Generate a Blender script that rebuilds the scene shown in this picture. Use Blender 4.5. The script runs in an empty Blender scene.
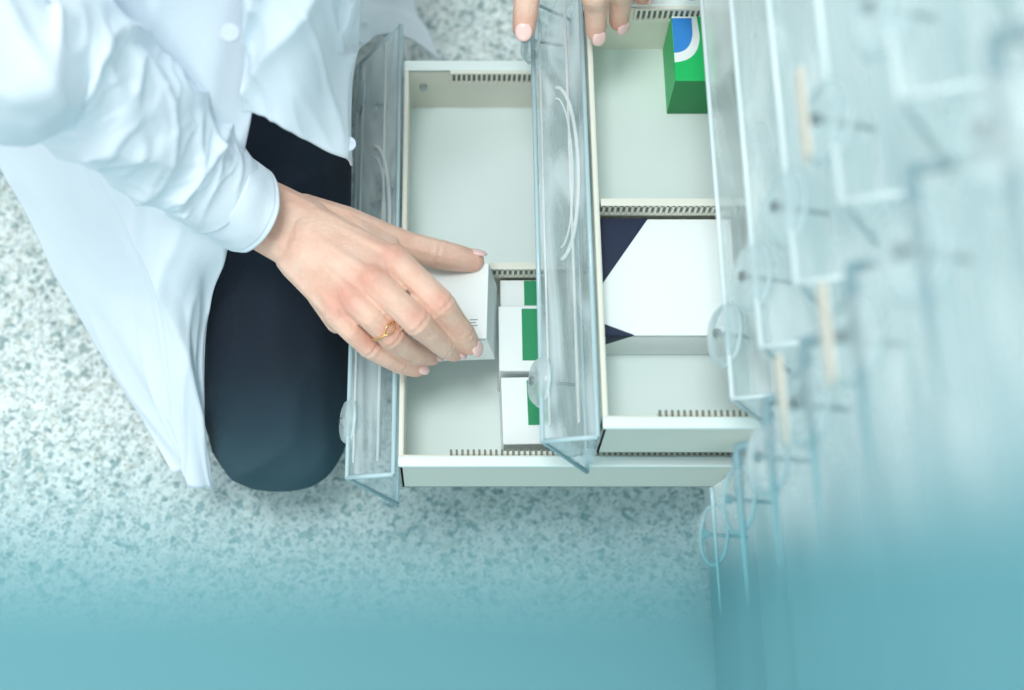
import bpy, bmesh, math, random
from mathutils import Vector, Matrix, noise
random.seed(4)
SC = bpy.context.scene
COL = SC.collection
SC.view_settings.view_transform = 'Standard'
# ---------------------------------------------------------------- camera
TH = math.radians(21.63); FP = 1400.0; CX = 454.0; CH = 1.0
cd = bpy.data.cameras.new('camera'); cam = bpy.data.objects.new('camera', cd); COL.objects.link(cam)
cam.location = (0, 0, CH); cam.rotation_euler = (TH, 0, 0)
cd.sensor_width = 36; cd.lens = 36 * FP / 1024; cd.shift_x = (512 - CX) / 1024
cd.clip_start = 0.02
cd.dof.use_dof = True; cd.dof.focus_distance = 0.88; cd.dof.aperture_fstop = 3.8
SC.camera = cam
def P(u, v, z):
    b = (345 - v) / FP; h = CH - z
    t = h / (math.cos(TH) - b * math.sin(TH))
    return Vector(((u - CX) / FP * t, (math.sin(TH) + b * math.cos(TH)) * t, z))

# ---------------------------------------------------------------- materials
TEAL = (0.148, 0.358, 0.405)
def srgb(r, g, b):
    f = lambda c: (c / 255 / 12.92) if c / 255 <= 0.04045 else ((c / 255 + 0.055) / 1.055) ** 2.4
    return (f(r), f(g), f(b), 1)
def newmat(name):
    m = bpy.data.materials.new(name); m.use_nodes = True
    nt = m.node_tree; nt.nodes.clear()
    out = nt.nodes.new('ShaderNodeOutputMaterial')
    return m, nt, out
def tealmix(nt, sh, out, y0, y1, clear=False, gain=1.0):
    # teal overlay fade painted into colours (plastic goes clear) nearer than a sloping plane
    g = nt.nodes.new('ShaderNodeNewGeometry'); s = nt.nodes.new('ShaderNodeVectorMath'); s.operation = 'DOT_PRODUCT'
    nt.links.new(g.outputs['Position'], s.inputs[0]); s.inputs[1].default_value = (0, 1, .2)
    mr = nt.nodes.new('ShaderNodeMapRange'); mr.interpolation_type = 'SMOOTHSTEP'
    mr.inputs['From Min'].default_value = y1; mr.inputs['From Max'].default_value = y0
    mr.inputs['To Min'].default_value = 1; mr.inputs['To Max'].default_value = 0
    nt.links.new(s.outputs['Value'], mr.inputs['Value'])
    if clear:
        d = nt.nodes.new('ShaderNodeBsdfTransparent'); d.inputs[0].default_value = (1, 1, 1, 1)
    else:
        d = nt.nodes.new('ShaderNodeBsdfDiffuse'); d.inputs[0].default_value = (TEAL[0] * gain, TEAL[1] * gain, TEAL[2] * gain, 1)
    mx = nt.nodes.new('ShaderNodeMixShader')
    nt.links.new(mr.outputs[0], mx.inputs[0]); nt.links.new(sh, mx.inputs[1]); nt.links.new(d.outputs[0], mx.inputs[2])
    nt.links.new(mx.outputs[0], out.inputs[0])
def pbr(name, col, rough=0.5, metal=0.0, bump=0.0, bscale=200, var=0.0, vscale=20, sss=0.0, teal=None, col2=None, attr=None, bdist=.002, clear=False, gain=1.0):
    m, nt, out = newmat(name)
    p = nt.nodes.new('ShaderNodeBsdfPrincipled')
    p.inputs['Base Color'].default_value = col; p.inputs['Roughness'].default_value = rough
    p.inputs['Metallic'].default_value = metal
    if var or col2:
        n = nt.nodes.new('ShaderNodeTexNoise'); n.inputs['Scale'].default_value = vscale; n.inputs['Detail'].default_value = 4
        tc = nt.nodes.new('ShaderNodeNewGeometry'); nt.links.new(tc.outputs['Position'], n.inputs['Vector'])
        r = nt.nodes.new('ShaderNodeValToRGB')
        c2 = col2 or tuple(c * (1 - var) for c in col[:3]) + (1,)
        r.color_ramp.elements[0].color = c2; r.color_ramp.elements[1].color = col
        r.color_ramp.elements[0].position = 0.3; r.color_ramp.elements[1].position = 0.65
        nt.links.new(n.outputs['Fac'], r.inputs[0]); last = r.outputs[0]
        if attr:
            a = nt.nodes.new('ShaderNodeAttribute'); a.attribute_name = attr[0]
            mx = nt.nodes.new('ShaderNodeMixRGB'); mx.inputs[2].default_value = attr[1]
            nt.links.new(a.outputs['Fac'], mx.inputs[0]); nt.links.new(last, mx.inputs[1]); last = mx.outputs[0]
        nt.links.new(last, p.inputs['Base Color'])
    if bump:
        n = nt.nodes.new('ShaderNodeTexNoise'); n.inputs['Scale'].default_value = bscale; n.inputs['Detail'].default_value = 6
        tc = nt.nodes.new('ShaderNodeNewGeometry'); nt.links.new(tc.outputs['Position'], n.inputs['Vector'])
        b = nt.nodes.new('ShaderNodeBump'); b.inputs['Strength'].default_value = bump; b.inputs['Distance'].default_value = bdist
        nt.links.new(n.outputs['Fac'], b.inputs['Height']); nt.links.new(b.outputs[0], p.inputs['Normal'])
    if sss:
        p.inputs['Subsurface Weight'].default_value = sss
        p.inputs['Subsurface Radius'].default_value = (0.6, 0.25, 0.15); p.inputs['Subsurface Scale'].default_value = 0.006
    if teal: tealmix(nt, p.outputs[0], out, *teal, clear=clear, gain=gain)
    else: nt.links.new(p.outputs[0], out.inputs[0])
    return m
CT = (0.300, 0.215)
def acrylic(name, tint, body, lo, hi, rough=0.08, face=.3, trans=.45, bs=.3, clear=True, ct=CT):
    m, nt, out = newmat(name)
    t = nt.nodes.new('ShaderNodeBsdfTransparent'); t.inputs[0].default_value = tint
    p0 = nt.nodes.new('ShaderNodeBsdfPrincipled'); p0.inputs['Base Color'].default_value = body; p0.inputs['Roughness'].default_value = rough
    tl = nt.nodes.new('ShaderNodeBsdfTranslucent'); tl.inputs[0].default_value = body
    pm = nt.nodes.new('ShaderNodeMixShader'); pm.inputs[0].default_value = trans
    nt.links.new(p0.outputs[0], pm.inputs[1]); nt.links.new(tl.outputs[0], pm.inputs[2])
    n = nt.nodes.new('ShaderNodeTexNoise'); n.inputs['Scale'].default_value = 24; n.inputs['Detail'].default_value = 2; n.inputs['Distortion'].default_value = .8
    g = nt.nodes.new('ShaderNodeNewGeometry')
    mp = nt.nodes.new('ShaderNodeMapping'); mp.inputs['Scale'].default_value = (1.6, .35, 1.2)
    nt.links.new(g.outputs['Position'], mp.inputs[0]); nt.links.new(mp.outputs[0], n.inputs['Vector'])
    b = nt.nodes.new('ShaderNodeBump'); b.inputs['Strength'].default_value = bs; b.inputs['Distance'].default_value = .004
    nt.links.new(n.outputs['Fac'], b.inputs['Height']); nt.links.new(b.outputs[0], p0.inputs['Normal'])
    lw = nt.nodes.new('ShaderNodeLayerWeight'); lw.inputs[0].default_value = .3
    a = nt.nodes.new('ShaderNodeMath'); a.operation = 'MULTIPLY_ADD'; a.use_clamp = True
    a.inputs[1].default_value = face
    mr = nt.nodes.new('ShaderNodeMapRange'); mr.interpolation_type = 'SMOOTHSTEP'; mr.inputs['To Min'].default_value = lo; mr.inputs['To Max'].default_value = hi
    mr.inputs['From Min'].default_value = .42; mr.inputs['From Max'].default_value = .68  # stretched noise paints pale highlight streaks into the plastic
    nt.links.new(n.outputs['Fac'], mr.inputs['Value'])
    nt.links.new(lw.outputs['Facing'], a.inputs[0]); nt.links.new(mr.outputs[0], a.inputs[2])
    mx = nt.nodes.new('ShaderNodeMixShader')
    nt.links.new(a.outputs[0], mx.inputs[0]); nt.links.new(t.outputs[0], mx.inputs[1]); nt.links.new(pm.outputs[0], mx.inputs[2])
    tealmix(nt, mx.outputs[0], out, *ct, clear=clear, gain=1.25)
    return m
M = {}
M['acrylic'] = acrylic('clear_acrylic', (.96, .99, 1, 1), srgb(234, 247, 250), .07, .60, face=.24, trans=.25, bs=.6, ct=(.24, .16))
M['clear_top'] = acrylic('clear_top_acrylic', (1, 1, 1, 1), srgb(246, 253, 253), .06, .50, face=.2, trans=.4, bs=.6)
M['milky'] = acrylic('milky_acrylic', (1, 1, 1, 1), srgb(238, 250, 250), .35, .80, face=.2)
M['edge'] = pbr('acrylic_edge', srgb(178, 204, 210), .12, teal=(.26, .18), gain=1.1)
M['pale_edge'] = pbr('acrylic_pale_edge', srgb(214, 230, 233), .15, teal=CT, gain=1.1)
M['bright_edge'] = acrylic('bright_acrylic_edge', srgb(240, 248, 248), srgb(252, 255, 255), .45, .75, trans=.3)
M['disc'] = acrylic('acrylic_disc', srgb(236, 246, 248), srgb(248, 254, 254), .25, .55, face=.35)
M['grey_edge'] = pbr('grey_edge', srgb(124, 154, 162), .5, teal=CT, gain=1.1)
M['disc_rim'] = pbr('disc_rim', srgb(190, 210, 214), .2, teal=CT, gain=1.1)
M['reflection'] = pbr('tan_reflection', srgb(222, 215, 200), .5, teal=CT, gain=1.1)  # colour of the tan reflections on the fronts
CT2 = (.24, .17)
M['tray'] = pbr('tray_white', srgb(224, 239, 237), .45, var=.03, vscale=8, teal=CT2)
M['tray_wall'] = pbr('tray_cream', srgb(222, 223, 211), .5, teal=CT2)
M['slot_dark'] = pbr('slot_dark', srgb(110, 120, 116), .7, teal=CT2)
M['carcass'] = pbr('carcass', srgb(224, 239, 241), .5, teal=(.300, .200), gain=1.2)
M['metal'] = pbr('screw_metal', srgb(176, 186, 188), .3, .8, teal=CT, gain=1.1)
M['coat'] = pbr('coat_cotton', srgb(222, 234, 244), .85, bump=.3, bscale=40, bdist=.003)
M['button'] = pbr('button', srgb(200, 212, 225), .8)
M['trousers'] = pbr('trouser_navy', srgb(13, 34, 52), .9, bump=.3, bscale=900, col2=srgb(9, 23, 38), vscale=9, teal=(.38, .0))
M['skin'] = pbr('skin', srgb(234, 200, 181), .48, bump=.35, bscale=420, col2=srgb(225, 181, 160), vscale=55, sss=.2, attr=('tone', srgb(212, 140, 122)))
M['nail'] = pbr('nail', srgb(244, 206, 200), .2)
M['gold'] = pbr('gold', srgb(226, 186, 128), .25, .85)
M['hair'] = pbr('hair', srgb(70, 45, 30), .6)
M['shoe'] = pbr('shoe', srgb(235, 238, 240), .5)
M['card'] = pbr('white_card', srgb(234, 242, 242), .5)
M['green'] = pbr('green_card', srgb(20, 142, 92), .45)
M['green_dark'] = pbr('dark_green_card', srgb(8, 132, 68), .45)
M['green_bright'] = pbr('bright_green_card', srgb(10, 186, 98), .45)
M['blue'] = pbr('blue_ink', srgb(44, 134, 214), .45)
M['navy'] = pbr('navy_ink', srgb(8, 30, 62), .6)
M['grey_ink'] = pbr('grey_ink', srgb(150, 162, 164), .6)

def floor_mat():
    m, nt, out = newmat('terrazzo')
    g = nt.nodes.new('ShaderNodeNewGeometry')
    p = nt.nodes.new('ShaderNodeBsdfPrincipled'); p.inputs['Roughness'].default_value = .4
    def vor(scale, stops):
        dn = nt.nodes.new('ShaderNodeTexNoise'); dn.inputs['Scale'].default_value = scale * .9; dn.inputs['Detail'].default_value = 2
        nt.links.new(g.outputs['Position'], dn.inputs['Vector'])
        mm = nt.nodes.new('ShaderNodeMixRGB'); mm.blend_type = 'ADD'; mm.inputs[0].default_value = .9 / scale
        nt.links.new(g.outputs['Position'], mm.inputs[1]); nt.links.new(dn.outputs['Color'], mm.inputs[2])
        v = nt.nodes.new('ShaderNodeTexVoronoi'); v.inputs['Scale'].default_value = scale
        nt.links.new(mm.outputs[0], v.inputs['Vector'])
        s = nt.nodes.new('ShaderNodeSeparateColor'); nt.links.new(v.outputs['Color'], s.inputs[0])
        r = nt.nodes.new('ShaderNodeValToRGB'); r.color_ramp.interpolation = 'CONSTANT'
        e = r.color_ramp.elements
        e[0].position = 0; e[0].color = stops[0][1]; e[1].position = stops[1][0]; e[1].color = stops[1][1]
        for q, c in stops[2:]:
            x = e.new(q); x.color = c
        nt.links.new(s.outputs[0], r.inputs[0]); return r
    a = vor(250, [(0, srgb(158, 180, 182)), (.10, srgb(202, 215, 215)), (.28, srgb(226, 236, 236)), (.6, srgb(236, 244, 244)), (.90, srgb(213, 219, 213))])
    b = vor(540, [(0, srgb(130, 152, 156)), (.16, srgb(204, 218, 218)), (.4, srgb(234, 243, 243)), (.75, srgb(244, 250, 250))])
    mx = nt.nodes.new('ShaderNodeMixRGB'); mx.blend_type = 'MULTIPLY'; mx.inputs[0].default_value = .72
    nt.links.new(a.outputs[0], mx.inputs[1]); nt.links.new(b.outputs[0], mx.inputs[2])
    nt.links.new(mx.outputs[0], p.inputs['Base Color'])
    tealmix(nt, p.outputs[0], out, .35, .165)
    return m
M['floor'] = floor_mat()

# ---------------------------------------------------------------- mesh helper
class MB:
    def __init__(s): s.v = []; s.f = []; s.m = []
    def add(s, vs, fs, mi=0):
        o = len(s.v); s.v += [Vector(x) for x in vs]
        for f in fs: s.f.append(tuple(i + o for i in f)); s.m.append(mi)
        return s
    def box(s, x0, x1, y0, y1, z0, z1, mi=0):
        v = [(x, y, z) for z in (z0, z1) for y in (y0, y1) for x in (x0, x1)]
        return s.add(v, [(0, 2, 3, 1), (4, 5, 7, 6), (0, 1, 5, 4), (2, 6, 7, 3), (0, 4, 6, 2), (1, 3, 7, 5)], mi)
    def poly(s, pts, mi=0): return s.add(pts, [tuple(range(len(pts)))], mi)
    def slab(s, pts, d, mi=0):
        n = len(pts); d = Vector(d); top = [Vector(p) + d for p in pts]
        fs = [tuple(range(n))[::-1], tuple(range(n, 2 * n))] + [(i, (i + 1) % n, n + (i + 1) % n, n + i) for i in range(n)]
        return s.add([Vector(p) for p in pts] + top, fs, mi)
    def tube(s, pts, rad, n=12, mi=0, closed=False, fn=None, cap=True, sq=1.0):
        pts = [Vector(p) for p in pts]; k = len(pts)
        if not isinstance(rad, (list, tuple)): rad = [rad] * k
        vs = []; ref = None
        for i in range(k):
            a = pts[(i - 1) % k] if (closed or i > 0) else pts[i]
            b = pts[(i + 1) % k] if (closed or i < k - 1) else pts[i]
            t = (b - a).normalized()
            if ref is None:
                ref = Vector((0, 0, 1)) if abs(t.z) < .9 else Vector((1, 0, 0))
            ref = (ref - t * ref.dot(t)).normalized(); w = t.cross(ref)
            for j in range(n):
                an = 2 * math.pi * j / n
                r = rad[i] * (fn(i / (k - 1), an) if fn else 1)
                vs.append(pts[i] + ref * math.cos(an) * r * sq + w * math.sin(an) * r)
        fs = []
        for i in range(k if closed else k - 1):
            for j in range(n):
                a = i * n + j; b = i * n + (j + 1) % n; c = ((i + 1) % k) * n + (j + 1) % n; d = ((i + 1) % k) * n + j
                fs.append((a, b, c, d))
        if cap and not closed:
            fs.append(tuple(range(n))[::-1]); fs.append(tuple(range((k - 1) * n, k * n)))
        return s.add(vs, fs, mi)
    def hull(s, balls, mi=0):
        bm = bmesh.new()
        for p, r in balls:
            bmesh.ops.create_icosphere(bm, subdivisions=2, radius=r, matrix=Matrix.Translation(Vector(p)))
        res = bmesh.ops.convex_hull(bm, input=bm.verts[:])
        dead = [g for g in res['geom_interior'] if isinstance(g, bmesh.types.BMVert)]
        bmesh.ops.delete(bm, geom=list(set(dead)), context='VERTS')
        hf = [f for f in bm.faces]
        bm.verts.index_update()
        s.add([v.co.copy() for v in bm.verts], [tuple(v.index for v in f.verts) for f in hf], mi)
        bm.free(); return s
    def chain(s, balls, mi=0):
        for a, b in zip(balls, balls[1:]): s.hull([a, b], mi)
        return s
    def ell(s, c, ax, mi=0, seg=16):
        vs = []; fs = []
        for i in range(seg // 2 + 1):
            ph = math.pi * i / (seg // 2)
            for j in range(seg):
                an = 2 * math.pi * j / seg
                vs.append(Vector(c) + Vector(ax[0]) * math.sin(ph) * math.cos(an) + Vector(ax[1]) * math.sin(ph) * math.sin(an) + Vector(ax[2]) * math.cos(ph))
        for i in range(seg // 2):
            for j in range(seg):
                fs.append((i * seg + j, i * seg + (j + 1) % seg, (i + 1) * seg + (j + 1) % seg, (i + 1) * seg + j))
        return s.add(vs, fs, mi)
    def disc(s, c, nrm, r, th, n=24, mi=0):
        c = Vector(c); nrm = Vector(nrm).normalized()
        return s.tube([c - nrm * th / 2, c + nrm * th / 2], r, n, mi)
    def dome(s, c, nrm, r, h, n=36, mi=0):
        c = Vector(c); nrm = Vector(nrm).normalized(); u = Vector((0, 1, 0)); u = (u - nrm * u.dot(nrm)).normalized(); w = nrm.cross(u)
        prof = [(1.0, 0), (.97, .45), (.85, .8), (.6, 1.0), (.42, .75), (.3, .7), (.16, 1.0)]
        vs = []
        for k, q in prof:
            for j in range(n):
                a = 2 * math.pi * j / n; vs.append(c + nrm * h * q + (u * math.cos(a) + w * math.sin(a)) * r * k)
        fs = [(i * n + j, i * n + (j + 1) % n, (i + 1) * n + (j + 1) % n, (i + 1) * n + j) for i in range(len(prof) - 1) for j in range(n)]
        fs.append(tuple(range((len(prof) - 1) * n, len(prof) * n)))
        return s.add(vs, fs, mi)
    def mesh(s, name, mats):
        me = bpy.data.meshes.new(name); me.from_pydata([tuple(v) for v in s.v], [], s.f)
        for m in mats: me.materials.append(m)
        for p, mi in zip(me.polygons, s.m): p.material_index = mi
        return me
    def build(s, name, mats, parent=None, smooth=False, bevel=0, solid=0, weld=False):
        if not isinstance(mats, (list, tuple)): mats = [mats]
        loc = parent_world(parent)
        q = MB(); q.v = [v - loc for v in s.v]; q.f = s.f; q.m = s.m
        me = q.mesh(name, mats)
        bm = bmesh.new(); bm.from_mesh(me)
        if weld: bmesh.ops.remove_doubles(bm, verts=bm.verts[:], dist=1e-5)
        bmesh.ops.recalc_face_normals(bm, faces=bm.faces[:]); bm.to_mesh(me); bm.free()
        if smooth:
            for p in me.polygons: p.use_smooth = True
        o = bpy.data.objects.new(name, me); COL.objects.link(o)
        if parent: o.parent = parent
        if bevel:
            b = o.modifiers.new('bevel', 'BEVEL'); b.width = bevel; b.segments = 2; b.limit_method = 'ANGLE'
        if solid:
            b = o.modifiers.new('solid', 'SOLIDIFY'); b.thickness = solid; b.offset = 0
        return o
def parent_world(p):
    l = Vector((0, 0, 0))
    while p is not None: l += p.location; p = p.parent
    return l
def remeshed(mb, vox, smooth_it=6):
    me = mb.mesh('tmp', []); o = bpy.data.objects.new('tmp', me); COL.objects.link(o)
    r = o.modifiers.new('r', 'REMESH'); r.mode = 'VOXEL'; r.voxel_size = vox
    if smooth_it:
        q = o.modifiers.new('s', 'SMOOTH'); q.iterations = smooth_it; q.factor = .5
    dg = bpy.context.evaluated_depsgraph_get(); dg.update()
    ev = bpy.data.meshes.new_from_object(o.evaluated_get(dg))
    out = MB(); out.add([v.co.copy() for v in ev.vertices], [tuple(p.vertices) for p in ev.polygons])
    bpy.data.objects.remove(o); bpy.data.meshes.remove(ev)
    return out
def join(*mbs):
    o = MB()
    for m in mbs:
        k = len(o.v); o.v += m.v
        o.f += [tuple(i + k for i in f) for f in m.f]; o.m += m.m
    return o
def tag(o, label=None, cat=None, group=None, kind=None):
    if label: o['label'] = label
    if cat: o['category'] = cat
    if group: o['group'] = group
    if kind: o['kind'] = kind
    return o
def empty(name, loc, rot=(0, 0, 0)):
    o = bpy.data.objects.new(name, None); o.empty_display_size = .02
    COL.objects.link(o); o.location = loc; o.rotation_euler = rot; return o
def cr(a, b, c, d, t):
    return .5 * ((2 * b) + (c - a) * t + (2 * a - 5 * b + 4 * c - d) * t * t + (3 * b - a - 3 * c + d) * t ** 3)
def spline(pts, n):
    out = []; k = len(pts) - 1
    for i in range(n):
        x = i / (n - 1) * k; j = min(int(x), k - 1); t = x - j
        g = lambda q: pts[max(0, min(k, q))]
        if isinstance(pts[0], Vector):
            a = g(j - 1) if j > 0 else pts[0] * 2 - pts[1]
            d = g(j + 2) if j + 2 <= k else pts[k] * 2 - pts[k - 1]
        else:
            a = g(j - 1); d = g(j + 2)
        out.append(cr(a, g(j), g(j + 1), d, t))
    return out
def loft(rows, nu, nv, fold=None):
    rr = [spline([P(*p) for p in r], nu) for r in rows]
    cols = [spline([r[i] for r in rr], nv) for i in range(nu)]
    vs = []
    for j in range(nv):
        for i in range(nu):
            p = cols[i][j]
            if fold:
                a = cols[min(i + 1, nu - 1)][j] - cols[max(i - 1, 0)][j]; b = cols[i][min(j + 1, nv - 1)] - cols[i][max(j - 1, 0)]
                n = a.cross(b).normalized()
                if n.z < 0: n = -n
                p = p + n * fold(i / (nu - 1), j / (nv - 1), p)
            vs.append(p)
    fs = [(j * nu + i, j * nu + i + 1, (j + 1) * nu + i + 1, (j + 1) * nu + i) for j in range(nv - 1) for i in range(nu - 1)]
    m = MB(); m.add(vs, fs); return m
def ridge(v):   # sharp creased noise, 0..1
    return max(0.0, 1 - abs(noise.noise(v)) * 3.2) ** 1.6

# ---------------------------------------------------------------- floor
fl = MB().box(-3, 3, -2.5, 3.5, -.05, 0).build('floor', M['floor'])
tag(fl, 'pale speckled terrazzo floor fading into a teal overlay', kind='structure')

# ---------------------------------------------------------------- drawers
PITCH = .075; WID = .328
XB = -.0375
def rim(n): return .17 + PITCH * (n - 1)
def build_drawer(kind):
    opened = kind == 'open'
    root = empty('drawer', (0, 0, 0))
    t = MB(); L = .303; y0, y1 = .006, .296; zb = -.052; th = .0035
    t.box(.003, L, y0, y1, zb, zb + .003, 0)
    t.box(.003, L, y0, y0 + th + .003, zb, 0, 1)
    t.box(.003, L, y1 - th - .003, y1, zb, 0, 1)
    t.box(.003, .003 + th, y0, y1, zb, 0, 1)
    t.box(L - th, L, y0, y1, zb, 0, 1)
    t.box(.003, L, y0 - .0015, y0 + .0055, -.003, .0005, 0)
    t.box(.003, L, y1 - .0065, y1 + .0015, -.003, .0005, 0)
    t.build('tray', [M['tray'], M['tray_wall']], root, bevel=.0011)
    for yy, sgn, xs in ((y1 - th - .003, -1, .035), (y0 + th + .003, 1, .035)):
        s = MB(); a, b = sorted((yy, yy + sgn * .0006))
        s.box(xs, L - .01, a, b, -.0125, -.0015, 1)
        s.box(xs, L - .01, *sorted((yy, yy + sgn * .0022)), -.0022, -.0005, 0)
        s.box(xs, L - .01, *sorted((yy, yy + sgn * .0022)), -.0142, -.0122, 0)
        x = xs
        while x < L - .012:
            s.box(x, x + .0015, *sorted((yy, yy + sgn * .0022)), -.0125, -.002, 0)
            if sgn > 0 and opened: s.box(x, x + .0014, yy - .0008, yy + .0028, -.0006, .0008, 1)
            x += .0035
        s.build('slot_strip', [M['tray_wall'], M['slot_dark']], root)
    for y in (y1 - th - .004, y0 + th + .004):
        MB().disc((.016, y, -.02), (0, 1, 0), .0028, .003, 14).build('rivet', M['metal'], root, smooth=False)
    D = .030 if opened else .034
    zt_ = -.0015
    B0, B1 = (0, 0, zt_), (0, WID, zt_)
    O0, O1 = (-D, .004, -.022), (-D, WID - .02, -.022)
    Q0, Q1 = (0, 0, -.071), (0, WID, -.071)
    f = MB()
    f.poly([B0, B1, O1, O0], 0); f.poly([O0, O1, Q1, Q0], 1); f.poly([B0, O0, Q0], 0); f.poly([B1, Q1, O1], 0)
    if opened:
        f.box(0, .0015, 0, WID, -.071, zt_, 0)
        f.build('front_panel', [M['acrylic'], M['acrylic']], root)
    else:
        f.box(0, .0015, -.0018, WID + .0018, -.0744, 0, 2)
        f.build('front_panel', [M['clear_top'], M['milky'], M['carcass']], root)
    e = MB()
    if opened:
        e.tube([B0, B1], .0015, 8); e.tube([O0, O1], .0015, 8); e.tube([Q0, Q1], .0012, 8)
        e.tube([B1, O1, Q1], .0013, 8); e.tube([B0, O0, Q0], .0016, 8)
        e.build('front_edge', M['edge'], root, smooth=True)
        h = MB(); cen = Vector((-.017, .175, -.0115)); ax = Vector((.034, 0, .022)).normalized()
        for la, lb, r in ((.060, .014, .0013), (.052, .010, .0007)):
            pts = [cen + Vector((0, 1, 0)) * la * math.cos(a) + ax * lb * math.sin(a) + Vector((0, 0, .0012)) for a in [math.pi * i / 30 for i in range(31)]]
            h.tube(pts, r, 8)
        h.tube([(-.010, .01, -.0062), (-.010, WID - .012, -.0062)], .0010, 6)
        h.tube([(-.026, .012, -.0170), (-.026, WID - .024, -.0170)], .0007, 6)
        h.build('finger_grip', M['bright_edge'], root, smooth=True)
    elif kind == 'closed':
        e.tube([B0, B1], .0014, 8); e.tube([O0, O1], .0014, 8); e.tube([B0, O0, Q0], .0014, 8)
        e.build('front_edge', M['pale_edge'], root, smooth=True)
    else:
        # mouldings run out towards the near end of the plastic front
        N = 14; lo = .235
        for A_, r0 in ((Vector(B1), .0014), (Vector(O1), .0014)):
            pts = [Vector((A_.x, A_.y + (lo - A_.y) * i / N, A_.z)) for i in range(N + 1)]
            e.tube(pts, [r0 * (1 - i / N) ** .7 + .00005 for i in range(N + 1)], 8)
        e.build('front_edge', M['pale_edge'], root, smooth=True)
        g = MB()
        O1v = Vector(O1); pts = [Vector((-.001, WID - .012, -.020)), O1v] + [Vector((O1v.x, O1v.y + (.225 - O1v.y) * i / N, O1v.z)) for i in range(1, N + 1)]
        g.tube(pts, [.0028, .0028] + [.0028 * (1 - i / N) ** .8 + .00005 for i in range(1, N + 1)], 8)
        g.build('stepped_end_strip', M['grey_edge'], root, smooth=True)
    RD = .0145 if opened else .0172
    for y in ((.043, .282) if kind != 'near' else (.282,)):
        nrm = Vector((-.96, 0, .28)).normalized(); c = Vector((-D + .0005, y, -.028))
        d = MB(); d.dome(c, nrm, RD, .0055, mi=0)
        u = Vector((0, 1, 0)); w = nrm.cross(u)
        ring = [c + (u * math.cos(a) + w * math.sin(a)) * RD for a in [2 * math.pi * i / 40 for i in range(40)]]
        d.tube(ring, .0011, 8, mi=1, closed=True)
        fo = d.build('round_fastener', [M['disc'], M['disc_rim']], root, smooth=True)
        s = MB(); s.disc(c + nrm * .0055, nrm, .0026, .003, 16); s.disc(c - nrm * .009, nrm, .0011, .024, 10)
        s.build('screw', M['metal'], fo)
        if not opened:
            MB().box(-D - .0115, -D - .010, y - .020, y + .020, -.028, -.018).build('reflection_strip', M['reflection'], root, bevel=.0006)  # tan reflection on the front, modelled as a solid strip
    return root
PR = {k: build_drawer(k) for k in ('open', 'closed', 'near')}
def copy_tree(o, parent=None, skip=()):
    c = o.copy(); COL.objects.link(c)
    if parent: c.parent = parent
    for ch in [x for x in bpy.data.objects if x.parent == o and not x.name.startswith(skip)]: copy_tree(ch, c, skip)
    return c
YA, YB = .244, -.088
XC = .148 + .034
DR = {}
nth = ['', 'first', 'second', 'third', 'fourth', 'fifth', 'sixth', 'seventh', 'eighth']
jobs = [('A', n) for n in range(1, 9)] + [('B', n) for n in range(1, 9)]
for c, n in jobs:
    x = XC; src = PR['closed' if c == 'A' else 'near']; sk = ('zzz',)
    if (c, n) == ('A', 1): x = XB; src = PR['open']
    if (c, n) == ('A', 2): x = .0815; src = PR['open']
    if c == 'A' and n != 6: sk = ('reflection_strip',)
    if c == 'B' and n not in (5, 6): sk = ('reflection_strip',)
    if c == 'B' and n == 1: sk = ('reflection_strip', 'round_fastener', 'stepped_end_strip', 'front_edge')
    if c == 'B' and n == 2: sk = ('reflection_strip', 'stepped_end_strip')
    o = copy_tree(src, None, sk)
    o.location = (x, YA if c == 'A' else YB, rim(n)); DR[(c, n)] = o
    if (c, n) == ('A', 1): lab = 'lowest open drawer, cream tray with clear front, hand reaching into it'
    elif (c, n) == ('A', 2): lab = 'upper open drawer with clear front holding the navy-cornered box'
    elif c == 'A': lab = '%s closed clear-fronted drawer counting up from the two open ones, same column' % nth[n - 2]
    else: lab = 'clear-fronted drawer in the near teal-fading column, %s from the floor' % nth[n]
    tag(o, lab, 'drawer', 'clear fronted drawers of the cabinet')
def del_tree(o):
    for ch in [x for x in bpy.data.objects if x.parent == o]: del_tree(ch)
    bpy.data.objects.remove(o)
for o in PR.values(): del_tree(o)
for (c, n), yy in ((('A', 1), .3867), (('A', 2), .3945)):
    r = DR[(c, n)]; x0 = r.location.x; z = rim(n)
    d = MB(); d.box(x0 + .0075, x0 + .298, yy - .0012, yy + .0012, z - .049, z - .002, 0)
    d.box(x0 + .0075, x0 + .298, yy - .0022, yy - .0012, z - .013, z - .003, 1)
    x = x0 + .009
    while x < x0 + .296:
        d.box(x, x + .0015, yy - .0038, yy - .0012, z - .013, z - .002, 0); x += .0035
    d.box(x0 + .0075, x0 + .298, yy - .0038, yy - .0012, z - .0035, z - .0015, 0)
    d.box(x0 + .0075, x0 + .298, yy - .0038, yy - .0012, z - .0145, z - .0125, 0)
    d.build('divider', [M['tray_wall'], M['slot_dark']], r)

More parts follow.
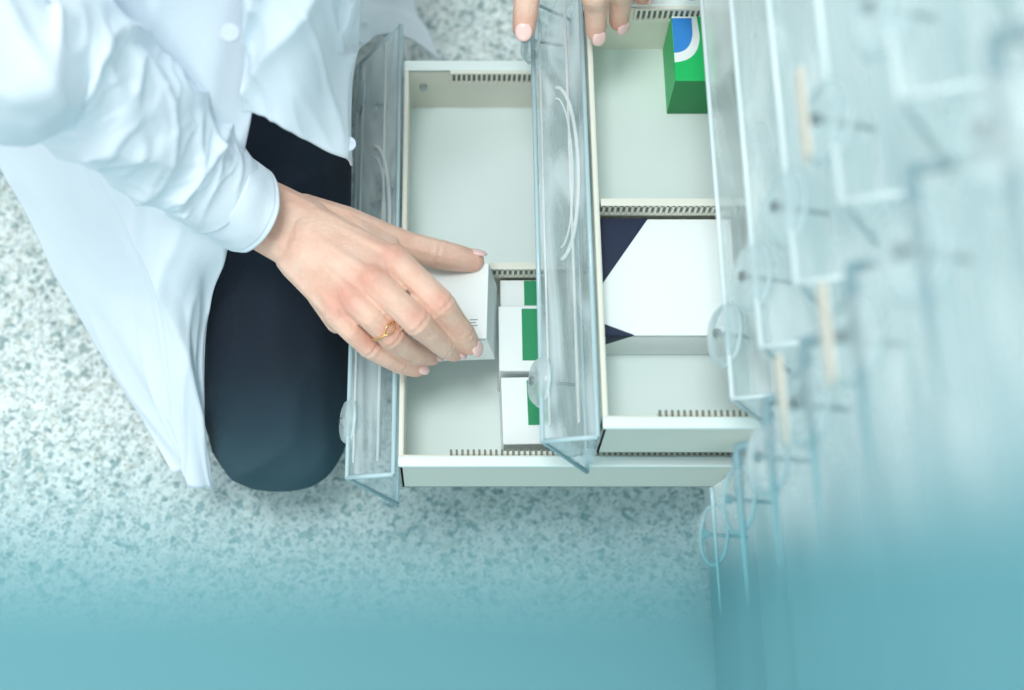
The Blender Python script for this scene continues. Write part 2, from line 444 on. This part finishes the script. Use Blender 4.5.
# ---------------------------------------------------------------- cabinet
cab = empty('drawer_cabinet', (.37, .24, 0)); tag(cab, 'tall pale cabinet frame that all the clear drawers slide into', 'cabinet')
top = .80
MB().box(.184, .56, -.12, .575, 0, .092).build('plinth', M['carcass'], cab, bevel=.002)
for a, b in ((-.12, -.0935), (.212, .2405), (.545, .575)):
    MB().box(.186, .56, a, b, .0925, top).build('upright', M['carcass'], cab, bevel=.001)
MB().box(.556, .57, -.12, .575, .0925, top).build('back_panel', M['carcass'], cab)
MB().box(.186, .57, -.12, .575, top + .0005, top + .02).build('top_panel', M['carcass'], cab, bevel=.002)
for n in range(1, 9):
    for a, b in ((-.0895, .2115), (.244, .5445)):
        MB().box(.2, .55, a, b, rim(n) - .064, rim(n) - .058).build('runner_shelf', M['carcass'], cab)

# ---------------------------------------------------------------- boxes
def carton(name, x0, x1, y0, y1, z0, z1, label, cat='box', group=None, mat='card', rot=(0, 0, 0)):
    r = empty(name, ((x0 + x1) / 2, (y0 + y1) / 2, z0)); r.rotation_euler = rot
    MB().box(x0, x1, y0, y1, z0, z1).build('carton', M[mat], r, bevel=.0006)
    MB().box(x0 + .001, x1 - .001, y0 - .0003, y0 + .0002, z1 - .0022, z1 - .0016).build('flap_seam', M['grey_ink'], r)
    tag(r, label, cat, group); return r
G = 'small white and green cartons in the lowest drawer'
zf = .1215
a = carton('medicine_box', .0305, .0585, .3625, .3815, zf, zf + .033, 'small white and green carton farthest back in row, by divider', group=G)
MB().box(.0462, .0583, .3632, .3808, zf + .033, zf + .0334).build('green_band', M['green'], a)
a = carton('medicine_box', .0290, .0575, .3150, .3600, zf, zf + .0395, 'white and green carton in the middle of the three', group=G)
MB().box(.0440, .0573, .322, .358, zf + .0395, zf + .0399).build('green_band', M['green'], a)
a = carton('medicine_box', .0305, .0600, .2665, .3115, zf, zf + .0375, 'white and green carton nearest the drawer wall', group=G, rot=(0, 0, math.radians(1.2)))
MB().box(.0468, .0598, .279, .309, zf + .0375, zf + .0379).build('green_band', M['green'], a)

hb = carton('medicine_box', -.0215, .0280, .326, .378, .150, .187, 'plain white carton gripped between thumb and fingers', rot=(0, math.radians(-10), math.radians(-2)))
for i, (p, q) in enumerate(((.016, .022), (.015, .021), (.017, .022))):
    MB().box(p, q, .3345 + i * .0020, .3352 + i * .0020, .187, .1872).build('fine_print', M['grey_ink'], hb)

nb = carton('medicine_box', .0885, .170, .312, .389, .1965, .229, 'large white carton with navy corners in upper drawer')
zt = .229
MB().slab([(.0885, .389, zt), (.0885, .344, zt), (.119, .389, zt)][::1], (0, 0, .0004)).build('navy_corner', M['navy'], nb)
MB().slab([(.0885, .312, zt), (.107, .312, zt), (.0885, .3195, zt)], (0, 0, .0004)).build('navy_corner', M['navy'], nb)
MB().slab([(.0881, .312, .1965), (.0881, .389, .1965), (.0881, .389, zt), (.0881, .312, zt)], (.0004, 0, 0)).build('navy_side', M['navy'], nb)
MB().slab([(.0885, .3117, zt), (.107, .3117, zt), (.0885, .3117, .212)], (0, .0003, 0)).build('navy_edge', M['navy'], nb)

gx = .1405
gb = carton('medicine_box', gx, .168, .4835, .5325, .1965, .236, 'bright green carton with blue and white print in upper drawer', mat='green_bright')
zt = .236
MB().box(gx, .168, .4831, .4835, .1965, .2355).build('end_flap', M['green_dark'], gb)
def curve(p0, p1, p2, z, n=12):
    return [((1 - t) ** 2 * p0[0] + 2 * t * (1 - t) * p1[0] + t * t * p2[0], (1 - t) ** 2 * p0[1] + 2 * t * (1 - t) * p1[1] + t * t * p2[1], z) for t in [i / n for i in range(n + 1)]]
MB().slab([(gx + .0003, .5315, zt)] + curve((gx + .0003, .497), (gx + .0165, .498), (gx + .0175, .517), zt) + [(gx + .0165, .5315, zt)], (0, 0, .0003)).build('white_print', M['card'], gb)
MB().slab([(gx + .0003, .5300, zt + .0003)] + curve((gx + .0003, .504), (gx + .0115, .504), (gx + .0130, .519), zt + .0003) + [(gx + .0130, .530, zt + .0003)], (0, 0, .0003)).build('blue_print', M['blue'], gb)

# ---------------------------------------------------------------- person
person = empty('person', (-.12, .6, 0))
tag(person, 'kneeling person in white lab coat and dark trousers, right hand gripping a small white box', 'person')
V = Vector
W1, W2 = P(264, 200, .226), P(256, 226, .223)
FA = P(170, 150, .295)
K = [P(392, 260, .234), P(371, 280, .238), P(352, 297, .234), P(337, 313, .226)]
KR = [.0110, .0107, .0101, .0090]
hand = MB()
hand.hull([(FA, .024), (W1, .0140), (W2, .0140)])
hand.hull([(W1, .0140), (W2, .0140), (P(310, 222, .228), .0140), (P(298, 250, .226), .0140)])
MC = [P(315, 226, .230), P(308, 238, .231), P(302, 250, .229), P(297, 259, .224)]
for i in range(3):
    hand.hull([(MC[i], .0133), (MC[i + 1], .0133), (K[i], KR[i] * .82), (K[i + 1], KR[i + 1] * .82)])
hand.hull([(P(318, 232, .214), .015), (P(300, 252, .213), .014), (K[1] + V((0, 0, -.014)), .009), (K[3] + V((0, 0, -.010)), .009), (K[0] + V((0, 0, -.013)), .009)])
for k, r in zip(K, KR): hand.hull([(k + V((0, 0, .0018)), r * .90), (k + V((0, 0, -.004)), r)])
for i in range(4):
    hand.chain([(MC[i] + V((0, 0, .0086)), .0042), (K[i] + V((0, 0, .0060)), .0048)])
fing = {
 'index': [(K[0], .0106), (P(416, 280, .239), .0090), (P(441, 305, .233), .0094), (P(452, 319, .222), .0080), (P(462, 332, .211), .0079), (P(470, 345, .199), .0066)],
 'middle': [(K[1], .0103), (P(394, 300, .242), .0088), (P(417, 322, .235), .0092), (P(431, 335, .222), .0078), (P(443, 345, .208), .0076), (P(454, 352, .193), .0064)],
 'ring': [(K[2], .0097), (P(371, 317, .235), .0083), (P(391, 336, .224), .0086), (P(405, 347, .209), .0073), (P(417, 354, .195), .0071), (P(431, 357, .179), .0060)],
 'pinky': [(K[3], .0089), (P(352, 331, .222), .0074), (P(370, 347, .212), .0076), (P(386, 357, .203), .0066), (P(400, 364, .193), .0064), (P(416, 369, .182), .0055)],
}
thumb = [(P(300, 216, .219), .0146), (P(345, 229, .213), .0144), (P(384, 240, .208), .0112), (P(410, 247, .204), .0094), (P(436, 254, .200), .0098), (P(456, 258, .196), .0090), (P(473, 261, .192), .0074)]
for f in fing.values(): hand.chain(f)
hand.chain(thumb)
hand.hull([(P(345, 229, .213), .0140), (K[0] + V((0, 0, -.01)), .008), (P(384, 240, .208), .0095)])
hm = remeshed(hand, .0010, 2)
joints = []
for nm, f in fing.items():
    joints.append((f[2][0], (f[3][0] - f[1][0]).normalized(), f[2][1], .00040))
    joints.append((f[4][0], (f[5][0] - f[3][0]).normalized(), f[4][1], .00024))
joints.append((thumb[4][0], (thumb[5][0] - thumb[3][0]).normalized(), thumb[4][1], .00030))
for i, v in enumerate(hm.v):
    for c, d, r, am in joints:
        q = v - c
        if q.length < r * 1.6:
            al = q.dot(d); rad = q - d * al
            if rad.length > 1e-6 and rad.normalized().z > .1:
                k = -am * math.cos(al / .0011 * 1.35) * math.exp(-(al / .0032) ** 2)
                hm.v[i] = hm.v[i] + rad.normalized() * k
# left hand ------------------------------------------------------
lh = MB()
LW = V((.098, .675, .335)); LF = V((.12, .86, .46))
lk = [V((.082, .600, .308)), V((.102, .604, .312)), V((.121, .600, .307)), V((.137, .590, .297))]
lh.hull([(LF, .034), (LW + V((.008, 0, 0)), .018), (LW - V((.008, 0, 0)), .018)])
lh.hull([(LW + V((.008, 0, 0)), .017), (LW - V((.008, 0, 0)), .017)] + [(k, .0108) for k in lk])
ltips = [(P(596, 31, .262), P(594, -5, .292)), (P(619, 21, .258), P(621, -12, .294)), (P(642, -5, .255), P(644, -30, .288)), (P(655, -25, .255), P(660, -45, .28))]
lend = []
for k, (t, m) in zip(lk, ltips):
    mid = (t + m) / 2 + V((0, .003, .006))
    lh.chain([(k, .0106), ((k + m) / 2 + V((0, 0, .003)), .0090), (m, .0088), (mid, .0078), (t, .0066)]); lend.append((mid, t, .0066))
lt = P(524, 28, .262); ltm = P(528, -20, .28)
lh.chain([(V((.085, .66, .32)), .016), (V((.058, .615, .305)), .013), (V((.046, .575, .292)), .0102), (ltm, .0094), (lt, .0076)])
lend.append((ltm, lt, .0076))
lm = remeshed(lh, .0014, 3)
# rest of the body ---------------------
bd = MB()
hipR, hipL = V((-.135, .72, .30)), V((-.05, .84, .30))
pelv = V((-.12, .82, .33)); chest = V((-.22, .80, .58)); shR = V((-.33, .64, .65)); shL = V((-.10, .93, .65))
neck = V((-.23, .79, .72)); head = V((-.22, .78, .88))
elR = P(-30, 30, .42); elL = V((.08, .93, .44))
bd.hull([(hipR, .085), (hipL, .085), (pelv, .1)])
bd.hull([(pelv, .1), (V((-.16, .81, .44)), .095)])
bd.hull([(V((-.16, .81, .44)), .09), (chest, .1), (shR + V((.06, .05, -.02)), .06), (shL - V((.06, .05, .02)), .06)])
bd.hull([(chest + V((0, 0, .04)), .07), (shR, .045), (shL, .045)])
bd.chain([(chest + V((0, 0, .07)), .06), (neck, .045), (head - V((0, 0, .05)), .045)])
bd.hull([(head + V((.0, .01, .03)), .078), (head + V((.03, -.03, -.045)), .045), (head + V((0, 0, -.01)), .072)])
fd = V((.7, -.7, -.1)).normalized()
bd.chain([(head + fd * .078 + V((0, 0, .01)), .008), (head + fd * .098 + V((0, 0, -.012)), .012)])
bd.hull([(head + fd * .082 + V((-.012, -.012, -.045)), .007), (head + fd * .082 + V((.012, .012, -.045)), .007)])
sd = V((.7, .7, 0))
for s in (1, -1): bd.hull([(head + sd * .076 * s + V((0, 0, .01)), .012), (head + sd * .074 * s + V((0, 0, -.02)), .008)])
bd.chain([(shR, .05), (elR, .034), (FA, .022)])
bd.chain([(shL, .05), (elL, .038), (LF, .033)])
knR = V((-.125, .325, .082))
bd.chain([(hipR, .07), (knR, .040), (V((-.14, .62, .06)), .032), (V((-.14, .70, .05)), .03)])
bd.chain([(hipL, .07), (V((.07, .95, .42)), .045), (V((.04, .95, .08)), .032), (V((.08, .87, .035)), .028)])
bdm = remeshed(bd, .008, 4)
jm = join(hm, lm, bdm)
body = jm.build('body', M['skin'], person, smooth=True)
spots = [(k + V((0, 0, .01)), .010, .45) for k in K] + [(f[2][0] + V((0, 0, .008)), .0070, .55) for f in fing.values()] + [(f[-1][0], .007, .6) for f in fing.values()]
spots += [(thumb[-1][0], .009, .6), (thumb[4][0], .008, .3)] + [(t, .009, .6) for a, t, r in lend]
at = body.data.attributes.new('tone', 'FLOAT', 'POINT'); vals = [0.0] * len(body.data.vertices)
nh = len(hm.v) + len(lm.v)
pl = V(person.location)
for i, v in enumerate(body.data.vertices):
    if i >= nh: break
    w = v.co + pl; s = 0
    for c, r, a in spots:
        d2 = (w - c).length_squared
        if d2 < 9 * r * r: s += a * math.exp(-d2 / (r * r))
    vals[i] = min(s, .8)
at.data.foreach_set('value', vals)
def nail(a, t, r, up=V((0, 0, 1)), tilt=V((0, 0, 0))):
    d = (t - a).normalized(); up = (up + tilt); n = (up - d * up.dot(d)).normalized(); w = d.cross(n)
    c = t + n * (r - .0012) + d * .0018
    MB().ell(c, (d * .0062, w * r * .72, n * .0016)).build('fingernail', M['nail'], person, smooth=True)
for f in fing.values(): nail(f[-2][0], f[-1][0], f[-1][1], tilt=V((.25, -.1, 0)))
nail(thumb[-2][0], thumb[-1][0], thumb[-1][1], tilt=V((0, 1.0, 0)))
for a, t, r in lend: nail(a, t, r)
rf = fing['ring']; ra = rf[1][0]; rb = rf[2][0]; rc = ra.lerp(rb, .6); rd = (rb - ra).normalized()
ru = V((0, 0, 1)); ru = (ru - rd * ru.dot(rd)).normalized(); rw = rd.cross(ru)
g = MB()
for ph in (0, math.pi):
    g.tube([rc + rd * (.0018 * math.cos(3 * a + ph) * max(0, math.cos(a)) + .0007 * math.cos(ph)) + (ru * math.cos(a) + rw * math.sin(a)) * .0089 for a in [2 * math.pi * i / 60 for i in range(60)]], .0006, 8, closed=True)
g.build('finger_ring', M['gold'], person, smooth=True)['label'] = 'gold openwork finger ring'
# trousers
tr = MB()
tr.hull([(hipR, .092), (hipL, .092), (V((-.11, .83, .32)), .1)])
tr.chain([(hipR, .09), (V((-.128, .58, .235)), .066), (V((-.124, .45, .17)), .058), (V((-.124, .37, .108)), .055), (V((-.124, .330, .072)), .053)])
tr.hull([(V((-.124, .37, .108)), .055), (V((-.130, .325, .070)), .048), (V((-.113, .322, .070)), .046), (V((-.130, .300, .072)), .040), (V((-.112, .298, .072)), .038)])
tr.chain([(V((-.126, .34, .062)), .05), (V((-.135, .5, .062)), .055), (V((-.14, .66, .055)), .045)])
tr.chain([(hipL, .09), (V((.07, .95, .42)), .06), (V((.04, .95, .12)), .052)])
tm = remeshed(tr, .004, 6)
for i, v in enumerate(tm.v):
    k = math.sin(v.y * 60 + v.x * 35 + 2 * noise.noise(v * 14)) * .0014 + noise.noise(v * 22) * .003 + .0045 * ridge(V((v.x * 9 + v.y * 6, v.y * 16 - v.x * 10, v.z * 4)))
    tm.v[i] = v + V((0, -.2, 1)) * k
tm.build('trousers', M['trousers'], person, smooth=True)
sh = MB(); sh.hull([(V((-.14, .72, .05)), .035), (V((-.14, .80, .045)), .03), (V((-.14, .73, .02)), .02)])
sh.hull([(V((.03, .97, .04)), .038), (V((.10, .82, .03)), .028)])
remeshed(sh, .006, 3).build('shoes', M['shoe'], person, smooth=True)
hr = MB(); hr.hull([(head + V((-.015, .03, .045)), .082), (head + V((-.03, .04, -.01)), .07)])
hr.chain([(head + V((-.05, .07, 0)), .05), (head + V((-.05, .09, -.09)), .035), (head + V((-.05, .09, -.2)), .018)])
remeshed(hr, .006, 3).build('hair', M['hair'], person, smooth=True)
# coat
ct = MB()
ct.hull([(hipR + V((0, .02, .03)), .1), (hipL + V((0, .02, .03)), .1), (pelv, .118)])
ct.hull([(pelv, .118), (V((-.16, .81, .44)), .112)])
ct.hull([(V((-.16, .81, .44)), .11), (chest, .118), (shR + V((.06, .05, -.02)), .07), (shL - V((.06, .05, .02)), .07)])
ct.hull([(chest + V((0, 0, .04)), .085), (shR, .06), (shL, .06)])
ct.chain([(shL, .064), (elL, .052), (LF, .045)])
ctm = remeshed(ct, .007, 5)
def foldA(s, t, p):
    return .004 * t * math.sin(s * 7 + 2.2 * t) + .007 * noise.noise(V((s * 3 + t * 2, t * 2, 1))) * (1 - .5 * t) + .006 * ridge(V((s * 2.2 - t * 2.0, t * 1.1, 7))) + .002 * ridge(V((s * 5 + t * 3, t * 2.5 - s * 2, 3)))
def foldB(s, t, p):
    return .003 * math.sin(s * 8 - t * 3) + .006 * noise.noise(V((s * 3, t * 1.8, 5))) + .006 * ridge(V((s * 2 + t * 1.2, t * .9, 3))) + .002 * ridge(V((s * 4 - t * 3, t * 2, 9)))
def foldC(s, t, p): return .002 * math.sin(s * 6 + t * 2)
left = loft([
 [(-260, -160, .42), (-60, -160, .45), (120, -160, .46), (300, -150, .44)],
 [(-130, -20, .33), (40, -20, .36), (150, -10, .375), (262, -20, .365)],
 [(-60, 70, .25), (60, 100, .28), (160, 125, .30), (250, 90, .30)],
 [(14, 182, .18), (98, 220, .22), (165, 240, .24), (228, 225, .235)],
 [(66, 275, .13), (126, 300, .165), (172, 308, .185), (206, 300, .17)],
 [(122, 374, .08), (156, 388, .11), (182, 392, .13), (200, 390, .12)],
 [(182, 468, .035), (191, 474, .05), (197, 480, .06), (205, 488, .045)]], 90, 140, foldA)
right = loft([
 [(220, -170, .46), (280, -170, .46), (350, -160, .43), (420, -140, .40)],
 [(238, -60, .42), (285, -70, .42), (345, -60, .39), (400, -60, .35)],
 [(243, 10, .38), (285, 5, .385), (335, 0, .36), (376, -5, .31)],
 [(245, 60, .345), (283, 66, .35), (325, 70, .325), (357, 55, .28)],
 [(246, 108, .315), (280, 124, .31), (320, 146, .28), (353, 166, .245)]], 80, 100, foldB)
flap = loft([
 [(335, -100, .34), (380, -100, .27), (415, -100, .18), (430, -100, .1)],
 [(340, -15, .30), (366, -12, .235), (392, -8, .155), (413, -2, .06)],
 [(348, 25, .26), (374, 14, .205), (401, 14, .12), (426, 32, .045)],
 [(352, 56, .215), (378, 36, .18), (408, 38, .10), (438, 63, .03)]], 36, 36, foldC)
# sleeve
sp = [shR, V((-.30, .51, .53)), elR, P(50, 52, .385), P(114, 104, .34), P(174, 155, .29), P(222, 194, .256)]
sr = [.066, .056, .0450, .0390, .0352, .0318, .0285]
NS = 260
spp = spline(sp, NS); srr = spline([float(x) for x in sr], NS)
def wr(t, a):
    ca, sa = math.cos(a), math.sin(a)
    s = noise.noise(V((ca * 1.1, sa * 1.1, t * 7)))
    r1 = ridge(V((ca * .7 + t * 4, sa * .7, t * 6)))
    r2 = ridge(V((ca * 1.0, sa * 1.0 - t * 3, t * 9 + 4)))
    r3 = ridge(V((ca * 1.6 + t * 6, sa * 1.6, t * 20 + 9)))
    k = 1 if t < .9 else max(.15, (1 - t) / .1)
    return .95 + k * (.08 * s + .15 * r1 * min(1, .4 + t) + .08 * r2 + .035 * r3)
sl = MB(); sl.tube(spp, srr, 110, fn=wr, cap=False)
coat = join(ctm, left, right, flap, sl).build('lab_coat', M['coat'], person, smooth=True, solid=.0012)
cf = MB(); nA, nL = 64, 30
base = P(217, 190, .259); tipc = P(248, 209, .241); cax = (tipc - base).normalized(); Ln = (tipc - base).length
cu = (V((0, 0, 1)) - cax * cax.z).normalized(); cw = cax.cross(cu)
vs = []
for i in range(nL + 1):
    for j in range(nA):
        a = 2 * math.pi * j / nA; s = i / nL
        r = (.0276 - (.0008 if i == 0 else 0) - (.0005 if i == 27 else 0)) * (1 + .05 * math.sin(2 * a + 1) + .05 * noise.noise(V((math.cos(a) * 2, math.sin(a) * 2, s * 2))))
        dirv = cu * math.cos(a) + cw * math.sin(a)
        ext = Ln * s + s * .006 * (-dirv.y)
        vs.append(base + cax * ext + dirv * r)
cf.add(vs, [(i * nA + j, i * nA + (j + 1) % nA, (i + 1) * nA + (j + 1) % nA, (i + 1) * nA + j) for i in range(nL) for j in range(nA)])
cf.build('cuff', M['coat'], person, smooth=True, solid=.0012)
for (u, v, z, r) in ((230, 33, .385, .0050), (349, 144, .272, .0042)):
    c = P(u, v, z); b = MB(); b.disc(c, (0, -.3, 1), r, .0022, 24)
    for q in ((.0016, 0), (-.0016, 0)): b.disc(c + V((q[0], 0, .0012)), (0, -.3, 1), .0006, .0012, 8)
    b.build('button', M['button'], person, smooth=False, bevel=.0004)

# ---------------------------------------------------------------- light
w = bpy.data.worlds.new('world'); SC.world = w; w.use_nodes = True
w.node_tree.nodes['Background'].inputs[0].default_value = (.93, 1.0, 1.0, 1)
w.node_tree.nodes['Background'].inputs[1].default_value = .92
def area(name, loc, target, size, power, col=(1, 1, 1)):
    l = bpy.data.lights.new(name, 'AREA'); l.shape = 'DISK'; l.size = size; l.energy = power; l.color = col
    o = bpy.data.objects.new(name, l); COL.objects.link(o); o.location = loc
    o.rotation_euler = (Vector(target) - Vector(loc)).to_track_quat('-Z', 'Y').to_euler(); return o
area('ceiling_panel', (-.40, .2, 2.8), (0, .4, .1), .9, 33, (1, 1, .98))
area('window_light', (-1.8, .9, 1.5), (0, .4, .2), .8, 7, (.95, .99, 1))
area('near_fill', (-.2, -1.8, 1.3), (.05, .3, .15), .8, 9, (.95, 1, 1))  # unseen fill lamp added to brighten faces on the near side
